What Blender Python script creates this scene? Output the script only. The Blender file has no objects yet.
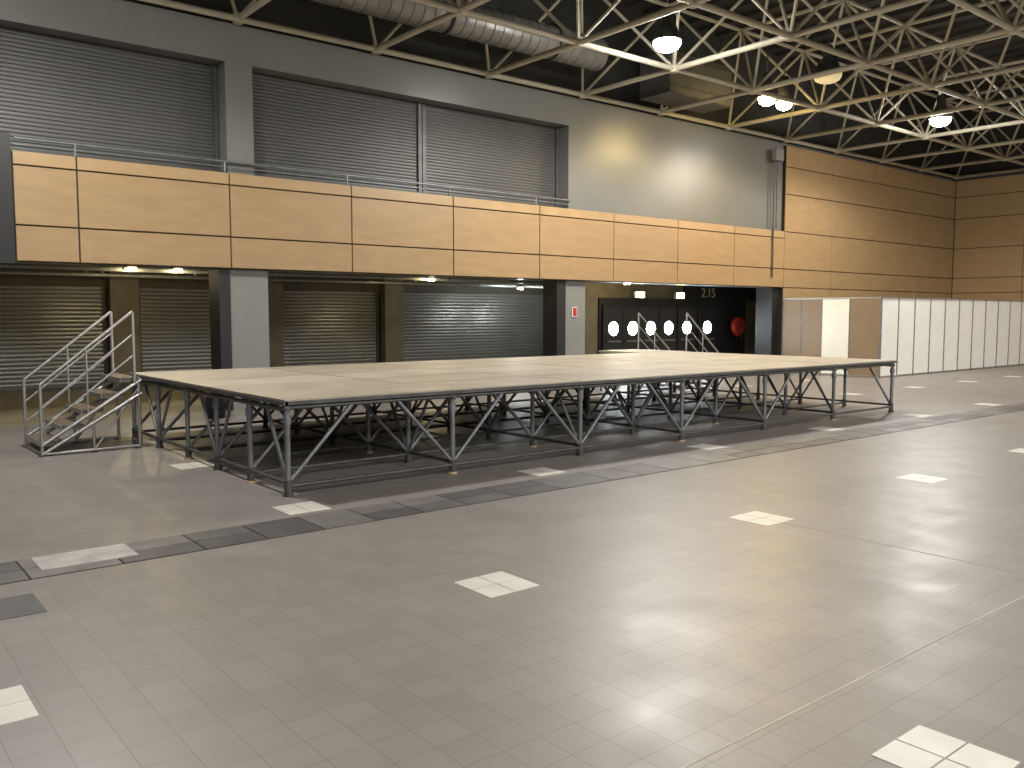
import bpy, math, random
from mathutils import Vector, Matrix
random.seed(7)
scene=bpy.context.scene
scene.view_settings.view_transform='Standard'

# ------------------------------------------------------------ materials
def new_mat(name):
    m=bpy.data.materials.new(name); m.use_nodes=True
    nt=m.node_tree; b=nt.nodes['Principled BSDF']
    return m,nt,b
def N(nt,t,**kw):
    n=nt.nodes.new(t)
    for k,v in kw.items(): setattr(n,k,v)
    return n
def simple(name,col,rough=.5,metal=0,var=.15,scale=3.0,bump=0.0,spec=.5,stretch=(1,1,1)):
    m,nt,b=new_mat(name)
    tc=N(nt,'ShaderNodeTexCoord'); mp=N(nt,'ShaderNodeMapping'); mp.inputs['Scale'].default_value=stretch
    nz=N(nt,'ShaderNodeTexNoise'); nz.inputs['Scale'].default_value=scale; nz.inputs['Detail'].default_value=5
    nt.links.new(tc.outputs['Object'],mp.inputs['Vector']); nt.links.new(mp.outputs[0],nz.inputs['Vector'])
    r=N(nt,'ShaderNodeValToRGB')
    r.color_ramp.elements[0].position=.3; r.color_ramp.elements[1].position=.7
    r.color_ramp.elements[0].color=[c*(1-var) for c in col]+[1]
    r.color_ramp.elements[1].color=[min(1,c*(1+var)) for c in col]+[1]
    nt.links.new(nz.outputs['Fac'],r.inputs['Fac']); nt.links.new(r.outputs['Color'],b.inputs['Base Color'])
    b.inputs['Roughness'].default_value=rough; b.inputs['Metallic'].default_value=metal
    b.inputs['Specular IOR Level'].default_value=spec
    if bump:
        bp=N(nt,'ShaderNodeBump'); bp.inputs['Strength'].default_value=bump; bp.inputs['Distance'].default_value=.01
        nt.links.new(nz.outputs['Fac'],bp.inputs['Height']); nt.links.new(bp.outputs[0],b.inputs['Normal'])
    return m
def emis(name,col,st):
    m,nt,b=new_mat(name)
    b.inputs['Base Color'].default_value=(*col,1); b.inputs['Emission Color'].default_value=(*col,1)
    b.inputs['Emission Strength'].default_value=st
    return m

def floor_mat():
    m,nt,b=new_mat('floor_tiles')
    L=nt.links.new
    tc=N(nt,'ShaderNodeTexCoord')
    mp=N(nt,'ShaderNodeMapping'); mp.inputs['Location'].default_value=(.05,.1,0)
    L(tc.outputs['Object'],mp.inputs['Vector'])
    br=N(nt,'ShaderNodeTexBrick',offset=0.0,squash=1.0)
    br.inputs['Scale'].default_value=1; br.inputs['Brick Width'].default_value=.2; br.inputs['Row Height'].default_value=.2
    br.inputs['Mortar Size'].default_value=.003; br.inputs['Mortar Smooth'].default_value=.3; br.inputs['Bias'].default_value=0
    br.inputs['Color1'].default_value=(.222,.199,.182,1); br.inputs['Color2'].default_value=(.243,.219,.200,1)
    br.inputs['Mortar'].default_value=(.170,.150,.134,1)
    L(mp.outputs[0],br.inputs['Vector'])
    nz=N(nt,'ShaderNodeTexNoise'); nz.inputs['Scale'].default_value=.5; nz.inputs['Detail'].default_value=6; nz.inputs['Roughness'].default_value=.6
    L(tc.outputs['Object'],nz.inputs['Vector'])
    r=N(nt,'ShaderNodeMapRange'); r.inputs[1].default_value=.3; r.inputs[2].default_value=.7; r.inputs[3].default_value=.92; r.inputs[4].default_value=1.07
    L(nz.outputs['Fac'],r.inputs[0])
    mx=N(nt,'ShaderNodeVectorMath',operation='SCALE'); L(br.outputs['Color'],mx.inputs[0]); L(r.outputs[0],mx.inputs['Scale'])
    L(mx.outputs[0],b.inputs['Base Color'])
    n2=N(nt,'ShaderNodeTexNoise'); n2.inputs['Scale'].default_value=2.2; n2.inputs['Detail'].default_value=5
    L(tc.outputs['Object'],n2.inputs['Vector'])
    r2=N(nt,'ShaderNodeMapRange'); r2.inputs[1].default_value=.3; r2.inputs[2].default_value=.7; r2.inputs[3].default_value=.36; r2.inputs[4].default_value=.46
    L(n2.outputs['Fac'],r2.inputs[0]); L(r2.outputs[0],b.inputs['Roughness'])
    n3=N(nt,'ShaderNodeTexNoise'); n3.inputs['Scale'].default_value=4; n3.inputs['Detail'].default_value=3
    L(tc.outputs['Object'],n3.inputs['Vector'])
    sb=N(nt,'ShaderNodeMath',operation='SUBTRACT'); L(n3.outputs['Fac'],sb.inputs[0])
    ml=N(nt,'ShaderNodeMath',operation='MULTIPLY'); L(br.outputs['Fac'],ml.inputs[0]); ml.inputs[1].default_value=.35
    L(ml.outputs[0],sb.inputs[1])
    bp=N(nt,'ShaderNodeBump'); bp.inputs['Strength'].default_value=.15; bp.inputs['Distance'].default_value=.01
    L(sb.outputs[0],bp.inputs['Height']); L(bp.outputs[0],b.inputs['Normal'])
    b.inputs['Specular IOR Level'].default_value=.38
    return m

M={}
M['floor']=floor_mat()
M['undercroft_floor']=simple('concrete_floor_yellow_lit',(.24,.20,.12),.45,var=.2,scale=1.2)  # concrete with the yellow lamp light put into its base colour
M['wood']=simple('beech_panel',(.34,.222,.108),.42,var=.08,scale=2.0,stretch=(1,1,4))
M['woodcap']=simple('beech_cap',(.37,.245,.122),.42,var=.08,scale=2.0)
M['gap']=simple('dark_gap',(.02,.016,.012),.8)
M['wall']=simple('grey_wall_paint',(.165,.164,.151),.31,var=.06,scale=.8,spec=.38)
M['column']=simple('grey_column_paint',(.20,.199,.188),.5,var=.06,scale=1)
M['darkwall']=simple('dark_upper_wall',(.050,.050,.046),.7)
M['unit']=simple('ahu_grey',(.09,.09,.083),.6)
M['shutter_up']=simple('shutter_grey',(.085,.084,.078),.5,metal=.2,var=.08,scale=1.0)
M['shutter_lo']=simple('shutter_galvanised',(.25,.252,.235),.34,metal=.4,var=.1,scale=1.0)
M['black']=simple('black_paint',(.010,.010,.011),.5)
M['brown']=simple('brown_render',(.16,.135,.09),.6)
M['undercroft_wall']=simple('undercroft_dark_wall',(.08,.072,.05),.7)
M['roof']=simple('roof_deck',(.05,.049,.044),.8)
M['truss']=simple('cream_steel',(.46,.425,.32),.55,var=.06)
M['duct']=simple('spiral_duct_metal',(.27,.27,.25),.4,metal=.5,var=.12,scale=4)
M['steel']=simple('galvanised_tube',(.18,.19,.20),.45,metal=.5,var=.25,scale=6)
M['steel_d']=simple('dark_frame_steel',(.08,.082,.08),.5,metal=.4,var=.25,scale=6)
M['alu']=simple('aluminium',(.42,.42,.41),.35,metal=.8,var=.05)
M['tread']=simple('tread_ply',(.15,.11,.08),.6,var=.25,scale=5)
M['pad']=simple('timber_pad',(.5,.36,.2),.7)
M['marker']=simple('white_tile',(.61,.585,.525),.45,var=.08,scale=5)
M['plate1']=simple('trench_plate_a',(.095,.089,.083),.5,var=.2,scale=4)
M['plate2']=simple('trench_plate_b',(.140,.132,.122),.48,var=.2,scale=4)
M['plate3']=simple('trench_plate_c',(.070,.066,.062),.5,var=.2,scale=4)
M['plate4']=simple('trench_plate_light',(.40,.388,.365),.45,var=.25,scale=5)
M['joint']=simple('joint_filler',(.34,.30,.25),.5)
M['booth_w']=simple('white_laminate',(.86,.85,.80),.25,var=.03)
M['booth_b']=simple('brown_laminate',(.25,.175,.11),.4,var=.06)
M['red']=simple('red_enamel',(.40,.03,.02),.4)
M['green']=emis('exit_sign_green',(.85,1,.4),12)
M['porthole']=emis('porthole_daylight',(.86,.95,1),60)
M['lamp']=emis('lamp_lens_white',(1,.98,.93),230)
M['lamp_y']=emis('lamp_lens_warm',(1,.74,.32),80)
M['lamp_s']=emis('downlight_lens',(1,.85,.5),30)
M['lamp_dim']=emis('lamp_lens_dim',(1,.8,.45),.4)
M['signtext']=simple('sign_text',(.45,.42,.33),.5)
M['white']=simple('white_plastic',(.7,.7,.68),.4)

def deck_mat():
    m,nt,b=new_mat('plywood_deck'); L=nt.links.new
    tc=N(nt,'ShaderNodeTexCoord'); mp=N(nt,'ShaderNodeMapping'); mp.inputs['Location'].default_value=(-3.6,-8.0,0)
    L(tc.outputs['Object'],mp.inputs['Vector'])
    br=N(nt,'ShaderNodeTexBrick',offset=0.0); br.inputs['Scale'].default_value=1
    br.inputs['Brick Width'].default_value=2.01; br.inputs['Row Height'].default_value=1.055; br.inputs['Mortar Size'].default_value=.006
    br.inputs['Color1'].default_value=(.38,.325,.25,1); br.inputs['Color2'].default_value=(.47,.415,.33,1); br.inputs['Mortar'].default_value=(.18,.14,.10,1)
    L(mp.outputs[0],br.inputs['Vector'])
    nz=N(nt,'ShaderNodeTexNoise'); nz.inputs['Scale'].default_value=1.3; nz.inputs['Detail'].default_value=8; nz.inputs['Roughness'].default_value=.65
    L(tc.outputs['Object'],nz.inputs['Vector'])
    r=N(nt,'ShaderNodeMapRange'); r.inputs[1].default_value=.3; r.inputs[2].default_value=.7; r.inputs[3].default_value=.74; r.inputs[4].default_value=1.14
    L(nz.outputs['Fac'],r.inputs[0])
    mp2=N(nt,'ShaderNodeMapping'); mp2.inputs['Scale'].default_value=(1.2,22,1); L(tc.outputs['Object'],mp2.inputs['Vector'])
    n2=N(nt,'ShaderNodeTexNoise'); n2.inputs['Scale'].default_value=1.5; n2.inputs['Detail'].default_value=5; L(mp2.outputs[0],n2.inputs['Vector'])
    r3=N(nt,'ShaderNodeMapRange'); r3.inputs[1].default_value=.3; r3.inputs[2].default_value=.7; r3.inputs[3].default_value=.86; r3.inputs[4].default_value=1.08
    L(n2.outputs['Fac'],r3.inputs[0]); mm=N(nt,'ShaderNodeMath',operation='MULTIPLY'); L(r.outputs[0],mm.inputs[0]); L(r3.outputs[0],mm.inputs[1])
    mx=N(nt,'ShaderNodeVectorMath',operation='SCALE'); L(br.outputs['Color'],mx.inputs[0]); L(mm.outputs[0],mx.inputs['Scale'])
    L(mx.outputs[0],b.inputs['Base Color']); b.inputs['Roughness'].default_value=.5
    return m
M['deck']=deck_mat()

# ------------------------------------------------------------ mesh builder
class MB:
    def __init__(s): s.v=[]; s.f=[]; s.m=[]; s.mats=[]; s.sm=[]
    def mi(s,k):
        if k not in s.mats: s.mats.append(k)
        return s.mats.index(k)
    def add(s,vs,fs,mat,smooth=False):
        o=len(s.v); s.v+= [tuple(v) for v in vs]; i=s.mi(mat)
        for f in fs: s.f.append([o+a for a in f]); s.m.append(i); s.sm.append(smooth)
    def box(s,x0,x1,y0,y1,z0,z1,mat):
        vs=[(x,y,z) for z in (z0,z1) for y in (y0,y1) for x in (x0,x1)]
        s.add(vs,[(0,2,3,1),(4,5,7,6),(0,1,5,4),(2,6,7,3),(0,4,6,2),(1,3,7,5)],mat)
    def bbox(s,x0,x1,y0,y1,z0,z1,mat,c=.006):
        vs=[(x0,y1,z0),(x1,y1,z0),(x1,y1,z1),(x0,y1,z1),(x0,y0+c,z0),(x1,y0+c,z0),(x1,y0+c,z1),(x0,y0+c,z1),
            (x0+c,y0,z0+c),(x1-c,y0,z0+c),(x1-c,y0,z1-c),(x0+c,y0,z1-c)]
        s.add(vs,[(0,3,2,1),(0,1,5,4),(1,2,6,5),(2,3,7,6),(3,0,4,7),(4,5,9,8),(5,6,10,9),(6,7,11,10),(7,4,8,11),(8,9,10,11)],mat)
    def tube(s,p,q,r,mat,n=8,r2=None,cap=True):
        p=Vector(p);q=Vector(q);d=q-p
        if d.length<1e-6: return
        d.normalize(); a=Vector((0,0,1)) if abs(d.z)<.9 else Vector((1,0,0))
        u=d.cross(a).normalized(); w=d.cross(u); r2=r if r2 is None else r2
        vs=[]
        for k,(c,rr) in enumerate(((p,r),(q,r2))):
            for i in range(n):
                t=2*math.pi*(i+.5)/n; vs.append(c+rr*(math.cos(t)*u+math.sin(t)*w))
        s.add(vs,[(i,(i+1)%n,n+(i+1)%n,n+i) for i in range(n)],mat,n>6)
        if cap: s.add(vs,[tuple(range(n))[::-1],tuple(range(n,2*n))],mat)
    def ring(s,c,axis,R,r,mat,n=24,k=8):
        axis=Vector(axis).normalized(); a=Vector((0,0,1)) if abs(axis.z)<.9 else Vector((1,0,0))
        u=axis.cross(a).normalized(); w=axis.cross(u); c=Vector(c); vs=[];fs=[]
        for i in range(n):
            t=2*math.pi*i/n; d=math.cos(t)*u+math.sin(t)*w
            for j in range(k):
                q=2*math.pi*j/k; vs.append(c+d*(R+r*math.cos(q))+axis*r*math.sin(q))
        for i in range(n):
            for j in range(k):
                fs.append((i*k+j,((i+1)%n)*k+j,((i+1)%n)*k+(j+1)%k,i*k+(j+1)%k))
        s.add(vs,fs,mat,True)
    def lathe(s,x,y,z,prof,mat,n=28):
        vs=[];fs=[]
        for rr,h in prof:
            for i in range(n):
                t=2*math.pi*i/n; vs.append((x+rr*math.cos(t),y+rr*math.sin(t),z+h))
        for k in range(len(prof)-1):
            for i in range(n): fs.append((k*n+i,k*n+(i+1)%n,(k+1)*n+(i+1)%n,(k+1)*n+i))
        s.add(vs,fs,mat,True)
    def build(s,name):
        me=bpy.data.meshes.new(name); me.from_pydata(s.v,[],s.f)
        for k in s.mats: me.materials.append(M[k])
        me.polygons.foreach_set('material_index',s.m); me.polygons.foreach_set('use_smooth',s.sm)
        me.update()
        import bmesh
        bm=bmesh.new(); bm.from_mesh(me); bmesh.ops.recalc_face_normals(bm,faces=bm.faces); bm.to_mesh(me); bm.free()
        o=bpy.data.objects.new(name,me); scene.collection.objects.link(o); return o

WY=16.0; XE=35.5; XW=-16.0; YS=-20.0; ROOF=9.9
# ------------------------------------------------------------ floor
b=MB(); b.box(XW,XE,YS,WY,-.2,0,'floor'); b.build('floor')
b=MB(); b.box(XW,XE,WY,23.3,-.2,0,'undercroft_floor'); b.build('floor_undercroft')
b=MB()
for i in range(-4,12):
    for j in range(-5,4):
        cx=.52+2.985*i; cy=4.48+2.96*j
        if cx>XE-1: continue
        for dx in (-.205,.005):
            for dy in (-.205,.005):
                b.box(cx+dx,cx+dx+.2,cy+dy,cy+dy+.2,0,.003,'marker')
b.build('floor_marker_tiles')
b=MB(); x=XW+1
b.box(XW+.5,24,6.55,7.13,.0,.002,'gap')
while x<23.6:
    w=random.choice([.5,.5,.6,.75]); 
    mt=random.choice(['plate1','plate1','plate2','plate3','plate2'])
    rows=random.choice([1,2,2])
    if rows==1: b.box(x+.008,x+w-.008,6.56,7.12,0,.006,mt)
    else:
        b.box(x+.008,x+w-.008,6.56,6.832,0,.006,mt); b.box(x+.008,x+w-.008,6.848,7.12,0,.006,random.choice(['plate1','plate2','plate3']))
    x+=w
b.box(1.2,1.85,6.72,7.12,0,.009,'plate4'); b.box(.2,.9,6.6,7.1,0,.009,'plate2')
b.build('service_trench_cover')
b=MB(); b.box(.35,1.05,5.78,6.22,0,.004,'plate3'); b.build('floor_access_plate')
b=MB(); b.box(XW+1,XE-1,2.14,2.152,0,.002,'joint'); b.box(6.492,6.5,-14,4.27,0,.002,'joint'); b.build('floor_expansion_joint')

# ------------------------------------------------------------ main wall
seams=[2.66,3.6,6.18,8.70,11.22,13.75,16.28,18.80,21.34,23.88,26.6,29.4,32.3,XE-.06]
def wpanel(b,x0,x1,z0,z1,mat='wood',y=15.86,t=.03,g=.012):
    b.bbox(x0+g,x1-g,y,y+t,z0+g,z1-g,mat)
b=MB(); b.box(2.66,23.87,15.89,15.99,2.66,4.40,'gap')
for x0,x1 in zip(seams[:-1],seams[1:]):
    if x0<23.5: wpanel(b,x0,x1,2.66,3.24); wpanel(b,x0,x1,3.24,4.19); wpanel(b,x0,x1,4.19,4.42,'woodcap')
b.build('wood_panel_cladding')
b=MB(); b.box(23.9,XE-.06,15.89,15.99,0,7.05,'gap')
for x0,x1 in zip(seams[:-1],seams[1:]):
    if x0>23.5:
        for z0,z1 in ((0,1.3),(1.3,2.66),(2.66,3.24),(3.24,4.40),(4.40,5.56),(5.56,6.4),(6.4,7.05)): wpanel(b,x0,x1,z0,z1)
b.build('wood_panel_cladding')

b=MB()
for x0,x1 in ((6.2,6.95),(14.72,15.42)):
    b.box(x0,x1,16.02,16.6,0,2.66,'column')
b.box(23.5,23.9,16.0,16.6,0,2.66,'black')
b.box(XW,23.9,16.0,16.6,2.66,4.42,'wall')
for x0,x1 in ((6.2,6.72),(14.8,23.9)): b.box(x0,x1,16.0,16.6,4.42,6.45,'wall')
b.box(XW,23.9,16.0,16.6,6.45,7.15,'wall')
b.box(23.9,XE,16.0,16.6,0,7.15,'wall')
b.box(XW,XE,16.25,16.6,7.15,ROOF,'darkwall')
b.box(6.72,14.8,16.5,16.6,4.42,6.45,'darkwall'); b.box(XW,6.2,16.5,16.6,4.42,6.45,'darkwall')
b.build('wall_north')
b=MB()
for x0,x1 in ((5.98,6.19),(14.42,14.71)): b.box(x0,x1,15.98,16.5,0,2.655,'black')
b.build('trim_1')
b=MB(); b.box(1.2,2.64,15.8,15.99,2.62,4.66,'black'); b.build('black_drape_panel')

def shutter(name,x0,x1,y,z0,z1,mat,p=.1,d=.022):
    s=MB(); n=int((z1-z0)/p); p=(z1-z0)/n; pr=[]
    for i in range(n):
        zz=z0+i*p; pr+=[(0,zz),(-d*.8,zz+.15*p),(-d,zz+.5*p),(-d*.8,zz+.85*p)]
    pr.append((0,z1)); vs=[]
    for yy,zz in pr: vs+=[(x0,y+yy,zz),(x1,y+yy,zz)]
    s.add(vs,[(2*i,2*i+1,2*i+3,2*i+2) for i in range(len(pr)-1)],mat,False)
    s.box(x0-.06,x0+.03,y-.06,y+.04,z0,z1,'steel_d'); s.box(x1-.03,x1+.06,y-.06,y+.04,z0,z1,'steel_d')
    s.box(x0,x1,y-.05,y+.02,z0,z0+.08,'steel_d')
    s.build(name)
for x0,x1 in ((-2.0,2.0),(2.1,6.13),(6.79,10.66),(10.8,14.73)):
    shutter('roller_shutter',x0,x1,16.4,4.43,6.44,'shutter_up',.068,.014)
b=MB()
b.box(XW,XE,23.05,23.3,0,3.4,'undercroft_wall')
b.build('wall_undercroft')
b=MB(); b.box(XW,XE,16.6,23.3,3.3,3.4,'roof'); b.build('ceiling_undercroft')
for x0 in (-2.1,1.97,5.77,9.57,13.47,21.2):
    b=MB(); b.box(x0,x0+.66,22.6,22.88,0,3.29,'brown'); b.box(x0-.02,x0+.68,22.58,22.88,0,.12,'undercroft_wall'); b.build('undercroft_pillar')
b=MB(); b.box(XW,24,22.9,23.04,2.5,3.3,'undercroft_wall'); b.build('trim_2')
for x0,x1 in ((-1.35,1.88),(2.72,5.68),(6.52,9.48),(10.32,13.38),(14.22,21.1)):
    shutter('dock_roller_shutter',x0,x1,22.97,0,2.5,'shutter_lo',.1,.03)
b=MB()
for y,z,r in ((17.3,2.86,.05),(18.6,2.95,.035),(20.2,2.8,.06),(21.6,2.72,.05)):
    b.tube((XW+1,y,z),(23,y,z),r,'duct')
for x in range(-3,23,2):
    b.box(x,x+.04,17.2,21.8,3.02,3.06,'steel'); 
    for y in (17.3,18.6,20.2,21.6): b.box(x,x+.03,y-.015,y+.015,2.7,3.3,'steel')
b.build('ceiling_service_pipes')

# ---- entrance lobby with porthole doors
b=MB()
b.box(17.35,26,18.06,18.2,0,3.3,'brown')
b.box(17.9,24.9,18.0,18.06,0,2.3,'black'); b.box(21.7,26,17.98,18.06,2.3,2.9,'black')
b.box(25.8,26,16.6,18.0,0,3.3,'brown'); 
b.build('wall_lobby')
xs=[18.4,19.22,20.02,20.85,21.72,22.75]
for k,cx in enumerate(xs):
    d=MB()
    w=.40
    d.bbox(cx-w,cx+w,17.93,17.99,.01,2.1,'black',.01)
    d.tube((cx,17.925,1.4),(cx,17.91,1.4),.20,'porthole',28)
    d.ring((cx,17.92,1.4),(0,1,0),.215,.018,'steel_d',28)
    d.box(cx-.3,cx+.3,17.86,17.89,1.0,1.05,'steel'); d.box(cx-.3,cx-.27,17.88,17.93,1.0,1.05,'steel'); d.box(cx+.27,cx+.3,17.88,17.93,1.0,1.05,'steel')
    d.build('door_%d'%(k+1))
for cx in (19.5,21.35):
    d=MB(); d.box(cx-.2,cx+.2,17.88,17.97,2.31,2.5,'white'); d.box(cx-.18,cx+.18,17.87,17.88,2.33,2.49,'green'); d.build('exit_sign')
d=MB(); c=(24.15,17.75,1.42)
d.ring(c,(0,1,0),.27,.05,'red',32); d.tube((c[0],17.66,c[2]),(c[0],17.70,c[2]),.27,'red',28); d.tube((c[0],17.84,c[2]),(c[0],17.80,c[2]),.27,'red',28)
d.tube((c[0],17.6,c[2]),(c[0],17.98,c[2]),.05,'black',16)
d.ring((c[0],17.75,c[2]),(0,1,0),.2,.04,'black',32); d.tube((c[0]+.2,17.75,1.3),(c[0]+.22,17.75,.9),.02,'black')
d.build('fire_hose_reel')
cu=bpy.data.curves.new('hall_number_sign','FONT'); cu.body='2.15'; cu.size=.42; cu.extrude=.01; cu.align_x='CENTER'
o=bpy.data.objects.new('hall_number_sign',cu); o.location=(22.85,17.965,2.38); o.rotation_euler=(math.pi/2,0,0); cu.materials.append(M['signtext']); scene.collection.objects.link(o)
d=MB(); d.box(14.95,15.12,15.99,16.015,1.75,2.0,'white'); d.box(14.97,15.1,15.985,15.99,1.77,1.98,'red'); d.build('wall_notice_sign')

b=MB()
b.tube((2.7,15.93,4.62),(14.8,15.93,4.62),.022,'steel'); b.tube((2.7,15.93,4.52),(14.8,15.93,4.52),.012,'steel')
x=3.6
while x<14.8: b.tube((x,15.93,4.43),(x,15.93,4.64),.02,'steel'); x+=2.52
b.build('gallery_guard_rail')
b=MB(); b.tube((23.2,15.82,2.95),(23.2,15.82,6.9),.025,'steel_d'); b.tube((23.35,15.82,4.45),(23.35,15.82,6.9),.02,'steel_d')
for z in (3.2,4.1): b.box(23.15,23.25,15.82,15.855,z,z+.04,'steel_d')
b.box(23.1,23.5,15.7,15.855,6.5,6.85,'column'); b.build('wall_conduit')

# ------------------------------------------------------------ other walls
b=MB(); b.box(XE,XE+.3,YS,16.6,0,ROOF,'darkwall'); b.build('wall_east')
b=MB()
ys=[15.85-2.55*k for k in range(14)]
zz=[0,1.3,2.66,3.24,4.40,5.56,6.4,7.05]
for y1,y0 in zip(ys[:-1],ys[1:]):
    for z0,z1 in zip(zz[:-1],zz[1:]):
        b.box(XE-.05,XE-.02,y0+.012,y1-.012,z0+.012,z1-.012,'wood')
b.box(XE-.02,XE,YS+.1,15.85,0,7.05,'gap'); b.build('wood_panel_cladding')
b=MB(); b.box(XW-.3,XW,YS,23.3,0,ROOF,'column'); b.build('wall_west')
b=MB(); b.box(XW,XE,YS-.3,YS,0,ROOF,'column'); b.build('wall_south')
b=MB(); b.box(XW,XE,YS,16.6,ROOF,ROOF+.2,'roof')
x=XW
while x<XE: b.box(x,x+.15,YS,16.2,ROOF-.12,ROOF,'roof'); x+=.75
b.build('ceiling')

# ------------------------------------------------------------ space frame
b=MB(); S=2.9; ZB=7.2; ZT=9.25
xsn=[12.2+S*i for i in range(-9,9)]; ysn=[15.82-S*j for j in range(0,12)]
xsn=[x for x in xsn if x<XE+.1]
for x in xsn: b.tube((min(x,XE-.1),ysn[-1],ZB),(min(x,XE-.1),ysn[0],ZB),.06,'truss',8)
for y in ysn: b.tube((xsn[0],y,ZB),(XE-.08,y,ZB),.06,'truss',8)
xt=[x+S/2 for x in xsn[:-1]]; yt=[y-S/2 for y in ysn[:-1]]
for x in xt: b.tube((x,yt[-1],ZT),(x,yt[0],ZT),.05,'truss',6)
for y in yt: b.tube((xt[0],y,ZT),(xt[-1],y,ZT),.05,'truss',6)
for x in xt:
    for y in yt:
        for dx in (-1,1):
            for dy in (-1,1):
                b.tube((x+dx*S/2,y+dy*S/2,ZB),(x,y,ZT),.035,'truss',6,cap=False)
for x in xsn:
    for y in ysn:
        xx=min(x,XE-.15); b.tube((xx,y,ZB-.08),(xx,y,ZB+.08),.10,'truss',8)
b.build('roof_space_frame')
b=MB(); x0,x1=6.8,14.9; dz=7.95; dyy=15.1
b.tube((x0,dyy,dz),(x1,dyy,dz),.36,'duct',24)
x=x0
while x<x1: b.ring((x,dyy,dz),(1,0,0),.363,.014,'duct',24,6); x+=.25
for x in (7.5,10.5,13.4): b.ring((x,dyy,dz),(1,0,0),.39,.03,'steel_d',24,6); b.tube((x,dyy,dz+.36),(x,dyy,9.77),.02,'steel_d')
b.build('spiral_air_duct')
b=MB(); b.bbox(16.9,19.4,14.6,15.6,7.32,8.35,'unit',.03); 
for z in (7.5,7.85,8.2): b.box(16.9,19.4,14.57,14.6,z,z+.04,'steel_d')
for x in (17.3,19): b.tube((x,15.1,8.35),(x,15.1,9.77),.02,'steel_d')
b.build('air_handling_unit')

# ------------------------------------------------------------ high-bay lamps
def lamp(x,y,z,mat='lamp',power=900,col=(1,.968,.915),r=.26,soft=.2):
    b=MB()
    b.lathe(x,y,z,[(.07,.62),(.11,.6),(.12,.36),(.14,.33),(r*.8,.2),(r*1.05,0.0),(r*1.05,-.02)],'steel_d')
    b.lathe(x,y,z,[(r*1.04,-.005),(r*1.04,-.07),(r*.88,-.15),(r*.55,-.20),(r*.2,-.225),(.001,-.23)],mat)
    b.tube((x,y,z+.6),(x,y,z+1.2),.015,'steel_d')
    b.build('high_bay_lamp')
    if power:
        l=bpy.data.lights.new('high_bay_light','SPOT'); l.energy=power; l.color=col; l.shadow_soft_size=soft
        l.spot_size=math.radians(172); l.spot_blend=.35
        o=bpy.data.objects.new('high_bay_light',l); o.location=(x,y,z-.25-soft); scene.collection.objects.link(o)
P=1250
lamp(13.45,11.7,7.2,power=P); lamp(24.5,11.45,7.2,power=P*.75); lamp(2.4,11.6,7.2,power=P*.75)
lamp(18.95,13.2,7.25,'lamp_y',280,(1,.75,.35),.2,.15); lamp(19.7,13.2,7.25,'lamp_y',280,(1,.75,.35),.2,.15)
lamp(18.4,11.2,7.3,'lamp_dim',0,r=.30)
for x in (-5,2.4,8,13.45,19,24.5):  # out-of-view lamps, added to brighten and even out the foreground floor
    for y in (-2.5,-10): lamp(x,y,7.2,'lamp',power=P*.5,soft=.5,r=.24)
lamp(31,3,7.2,power=P*.6)
def small(x,y,z,p,col=(1,.80,.45),mat='lamp_s'):
    b=MB(); b.tube((x,y,z),(x,y,z+.06),.09,mat,16); b.tube((x,y,z+.06),(x,y,z+.12),.12,'steel_d',16); b.tube((x,y,z+.12),(x,y,3.3),.015,'steel_d'); b.build('ceiling_downlight')
    l=bpy.data.lights.new('downlight','POINT'); l.energy=p; l.color=col; l.shadow_soft_size=.08
    o=bpy.data.objects.new('downlight',l); o.location=(x,y,z-.12); scene.collection.objects.link(o)
small(5.57,20,2.8,30); small(6.56,20,2.78,30); small(13.4,20,2.74,30); small(18.0,17.0,2.66,22)
small(0,20,2.8,28); small(17.4,21.0,2.6,60,(.9,.96,1)); small(18.9,21.0,2.6,60,(.9,.96,1))  # bluish-white pair added to put a bright glow on the wide dock shutter

# ------------------------------------------------------------ stage
SX0,SX1,SY0,SY1,SZ=3.6,15.66,7.97,13.25,.965
b=MB()
nx=6; ny=5; dx=(SX1-SX0)/nx; dy=(SY1-SY0)/ny
for i in range(nx):
    for j in range(ny):
        b.box(SX0+i*dx+.003,SX0+(i+1)*dx-.003,SY0+j*dy+.003,SY0+(j+1)*dy-.003,SZ-.02,SZ+random.uniform(-.002,.001),'deck')
b.box(SX0+.01,SX1-.01,SY0+.01,SY1-.01,SZ-.03,SZ-.021,'steel_d')
for (a0,a1,c0,c1) in ((SX0,SX1,SY0-.02,SY0+.03),(SX0,SX1,SY1-.03,SY1+.02),(SX0-.02,SX0+.03,SY0-.02,SY1+.02),(SX1-.03,SX1+.02,SY0-.02,SY1+.02)):
    b.box(a0,a1,c0,c1,SZ-.05,SZ-.014,'steel_d')
legX=[SX0+.04+i*(SX1-SX0-.08)/6 for i in range(7)]
legY=[SY0+.04,SY0+.98,SY0+1.95,SY0+2.95,SY0+4.1,SY1-.04]
for y in legY:
    b.tube((SX0,y,SZ-.08),(SX1,y,SZ-.08),.024,'steel_d'); b.tube((SX0+.04,y,.10),(SX1-.04,y,.10),.020,'steel_d')
for x in legX:
    b.tube((x,SY0,SZ-.10),(x,SY1,SZ-.10),.024,'steel_d'); b.tube((x,SY0+.04,.13),(x,SY1-.04,.13),.020,'steel_d')
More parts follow.
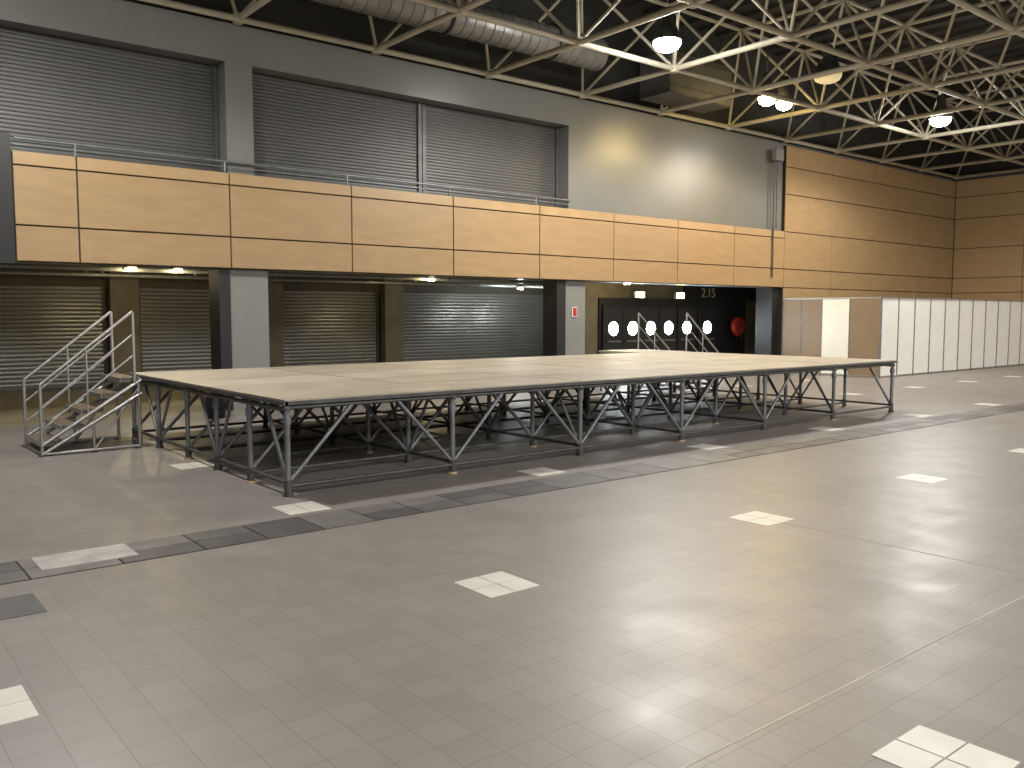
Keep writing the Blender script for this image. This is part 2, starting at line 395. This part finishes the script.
for i,x in enumerate(legX):
    for j,y in enumerate(legY):
        b.tube((x,y,.02),(x,y,SZ-.06),.03,'steel',10)
        b.tube((x,y,.02),(x,y,.16),.04,'steel_d',10)
        b.tube((x,y,.0),(x,y,.02),.055,'pad' if (i+j)%2 else 'steel_d',10)
        b.tube((x,y,SZ-.24),(x,y,SZ-.16),.042,'steel',10)
        for s in (-1,1):
            if 0<=i+s<=6 and not(i==6 or i+s==6):
                b.tube((x+s*.03,y,.16),(x+s*.72,y,SZ-.09),.022,'steel')
            if 0<=j+s<len(legY):
                dd=abs(legY[j+s]-y)*.5
                if (i+j)%2==0: b.tube((x,y+s*.03,.16),(x,y+s*dd,SZ-.11),.02,'steel')
        if i==5: b.tube((x-.03,y,.16),(x-.72,y,SZ-.09),.022,'steel')
b.build('stage_platform')

# ------------------------------------------------------------ stairs
def stairs(name,xl,xt,y0,y1,landing=None):
    b=MB(); n=5; sgn=1 if xt>xl else -1; run=abs(xt-xl); H=SZ
    def P(t,z,y): return (xl+sgn*run*t,y,z)
    for k in range(n):
        t0=(k)/n; t1=(k+1)/n+.02; z=H*(k+1)/(n+.0)-.02 if k<n-1 else H-.01
        xa,xb=sorted((P(t0,0,0)[0],P(min(t1,1),0,0)[0]))
        b.box(xa,xb,y0+.04,y1-.04,z-.035,z,'tread'); b.box(xa,xb,y0+.04,y1-.04,z-.05,z-.036,'steel')
        xf=P(t0,0,0)[0]; b.box(xf-.012,xf+.012,y0+.04,y1-.04,z-.055,z+.003,'alu')
    for y in (y0,y1):
        for off in (-.02,-.2):
            b.tube(P(0,max(.03,H/n+off-.03),y),P(1,H+off-.02,y),.026,'alu')
        b.tube(P(0.02,.03,y),P(.97,.03,y),.02,'alu'); b.tube(P(.5,.03,y),P(.5,H*.5,y),.018,'alu'); b.tube(P(.97,.0,y),P(.97,H,y),.024,'alu')
        b.tube(P(.5,.03,y),P(.97,H*.85,y),.014,'alu')
        top=.92
        b.tube(P(0,0,y),P(0,top,y),.022,'alu'); b.tube(P(.93,H-.1,y),P(.93,H+.88,y),.022,'alu')
        for h in (0,-.3,-.58):
            b.tube(P(0,top+h,y),P(.93,H+.88+h,y),.02 if h==0 else .013,'alu')
        b.tube(P(.45,H*.45,y),P(.45,top+.45/.93*(H+.88-top),y),.014,'alu')
        for t in (0,.5,.94): b.tube(P(t,0,y),P(t,.012,y),.045,'steel_d',10)
    b.tube(P(0,.03,y0),P(0,.03,y1),.02,'alu')
    if landing:
        lx0,lx1,ly0,ly1=landing
        b.box(lx0,lx1,ly0,ly1,SZ-.04,SZ,'deck')
        for x in (lx0+.05,lx1-.05):
            for y in (ly0+.05,ly1-.05): b.tube((x,y,0),(x,y,SZ-.04),.03,'steel')
    b.build(name)
stairs('access_stairs',2.25,3.48,12.25,13.3)
stairs('access_stairs',16.98,15.73,13.05,14.55,(14.5,15.7,13.3,14.6))

b=MB()
b.lathe(5.5,15,0,[(.001,0),(.15,.0),(.19,.36)],'black',20)
b.ring((5.5,15,.36),(0,0,1),.19,.012,'black'); b.build('waste_bin')

# ------------------------------------------------------------ exhibition booth
b=MB(); BH=2.32
x=23.8
while x<33.8:
    b.box(x+.03,x+.95,12.58,12.6,.05,BH-.05,'booth_w')
    b.box(x+.03,x+.95,12.565,12.615,BH-.05,BH,'alu'); b.box(x+.03,x+.95,12.565,12.615,.01,.05,'alu')
    b.tube((x,12.59,0),(x,12.59,BH+.01),.03,'steel',8); x+=.98
b.tube((x,12.59,0),(x,12.59,BH+.01),.03,'steel',8)
y=12.6
for k,(w,mt) in enumerate(((.95,'booth_b'),(.9,'booth_w'),(.7,'booth_b'),(.65,'booth_b'))):
    b.box(23.79,23.81,y+.02,y+w-.02,.05,BH-.05,mt); b.box(23.77,23.83,y,y+w,BH-.05,BH,'alu'); b.box(23.77,23.83,y,y+w,0.01,.05,'alu')
    y+=w; b.tube((23.8,y,0),(23.8,y,BH+.01),.022,'steel',8)
b.build('exhibition_booth_partition')

# ------------------------------------------------------------ world, camera
w=bpy.data.worlds.new('world'); scene.world=w; w.use_nodes=True
w.node_tree.nodes['Background'].inputs[0].default_value=(.8,.85,1,1); w.node_tree.nodes['Background'].inputs[1].default_value=.05
cam=bpy.data.cameras.new('camera'); cam.sensor_width=36; cam.lens=866/1024*36; cam.clip_end=200
co=bpy.data.objects.new('camera',cam); co.location=(0,0,1.8)
co.rotation_euler=(math.radians(90)-math.atan(69/866),0,math.radians(50.9-90)); scene.collection.objects.link(co); scene.camera=co
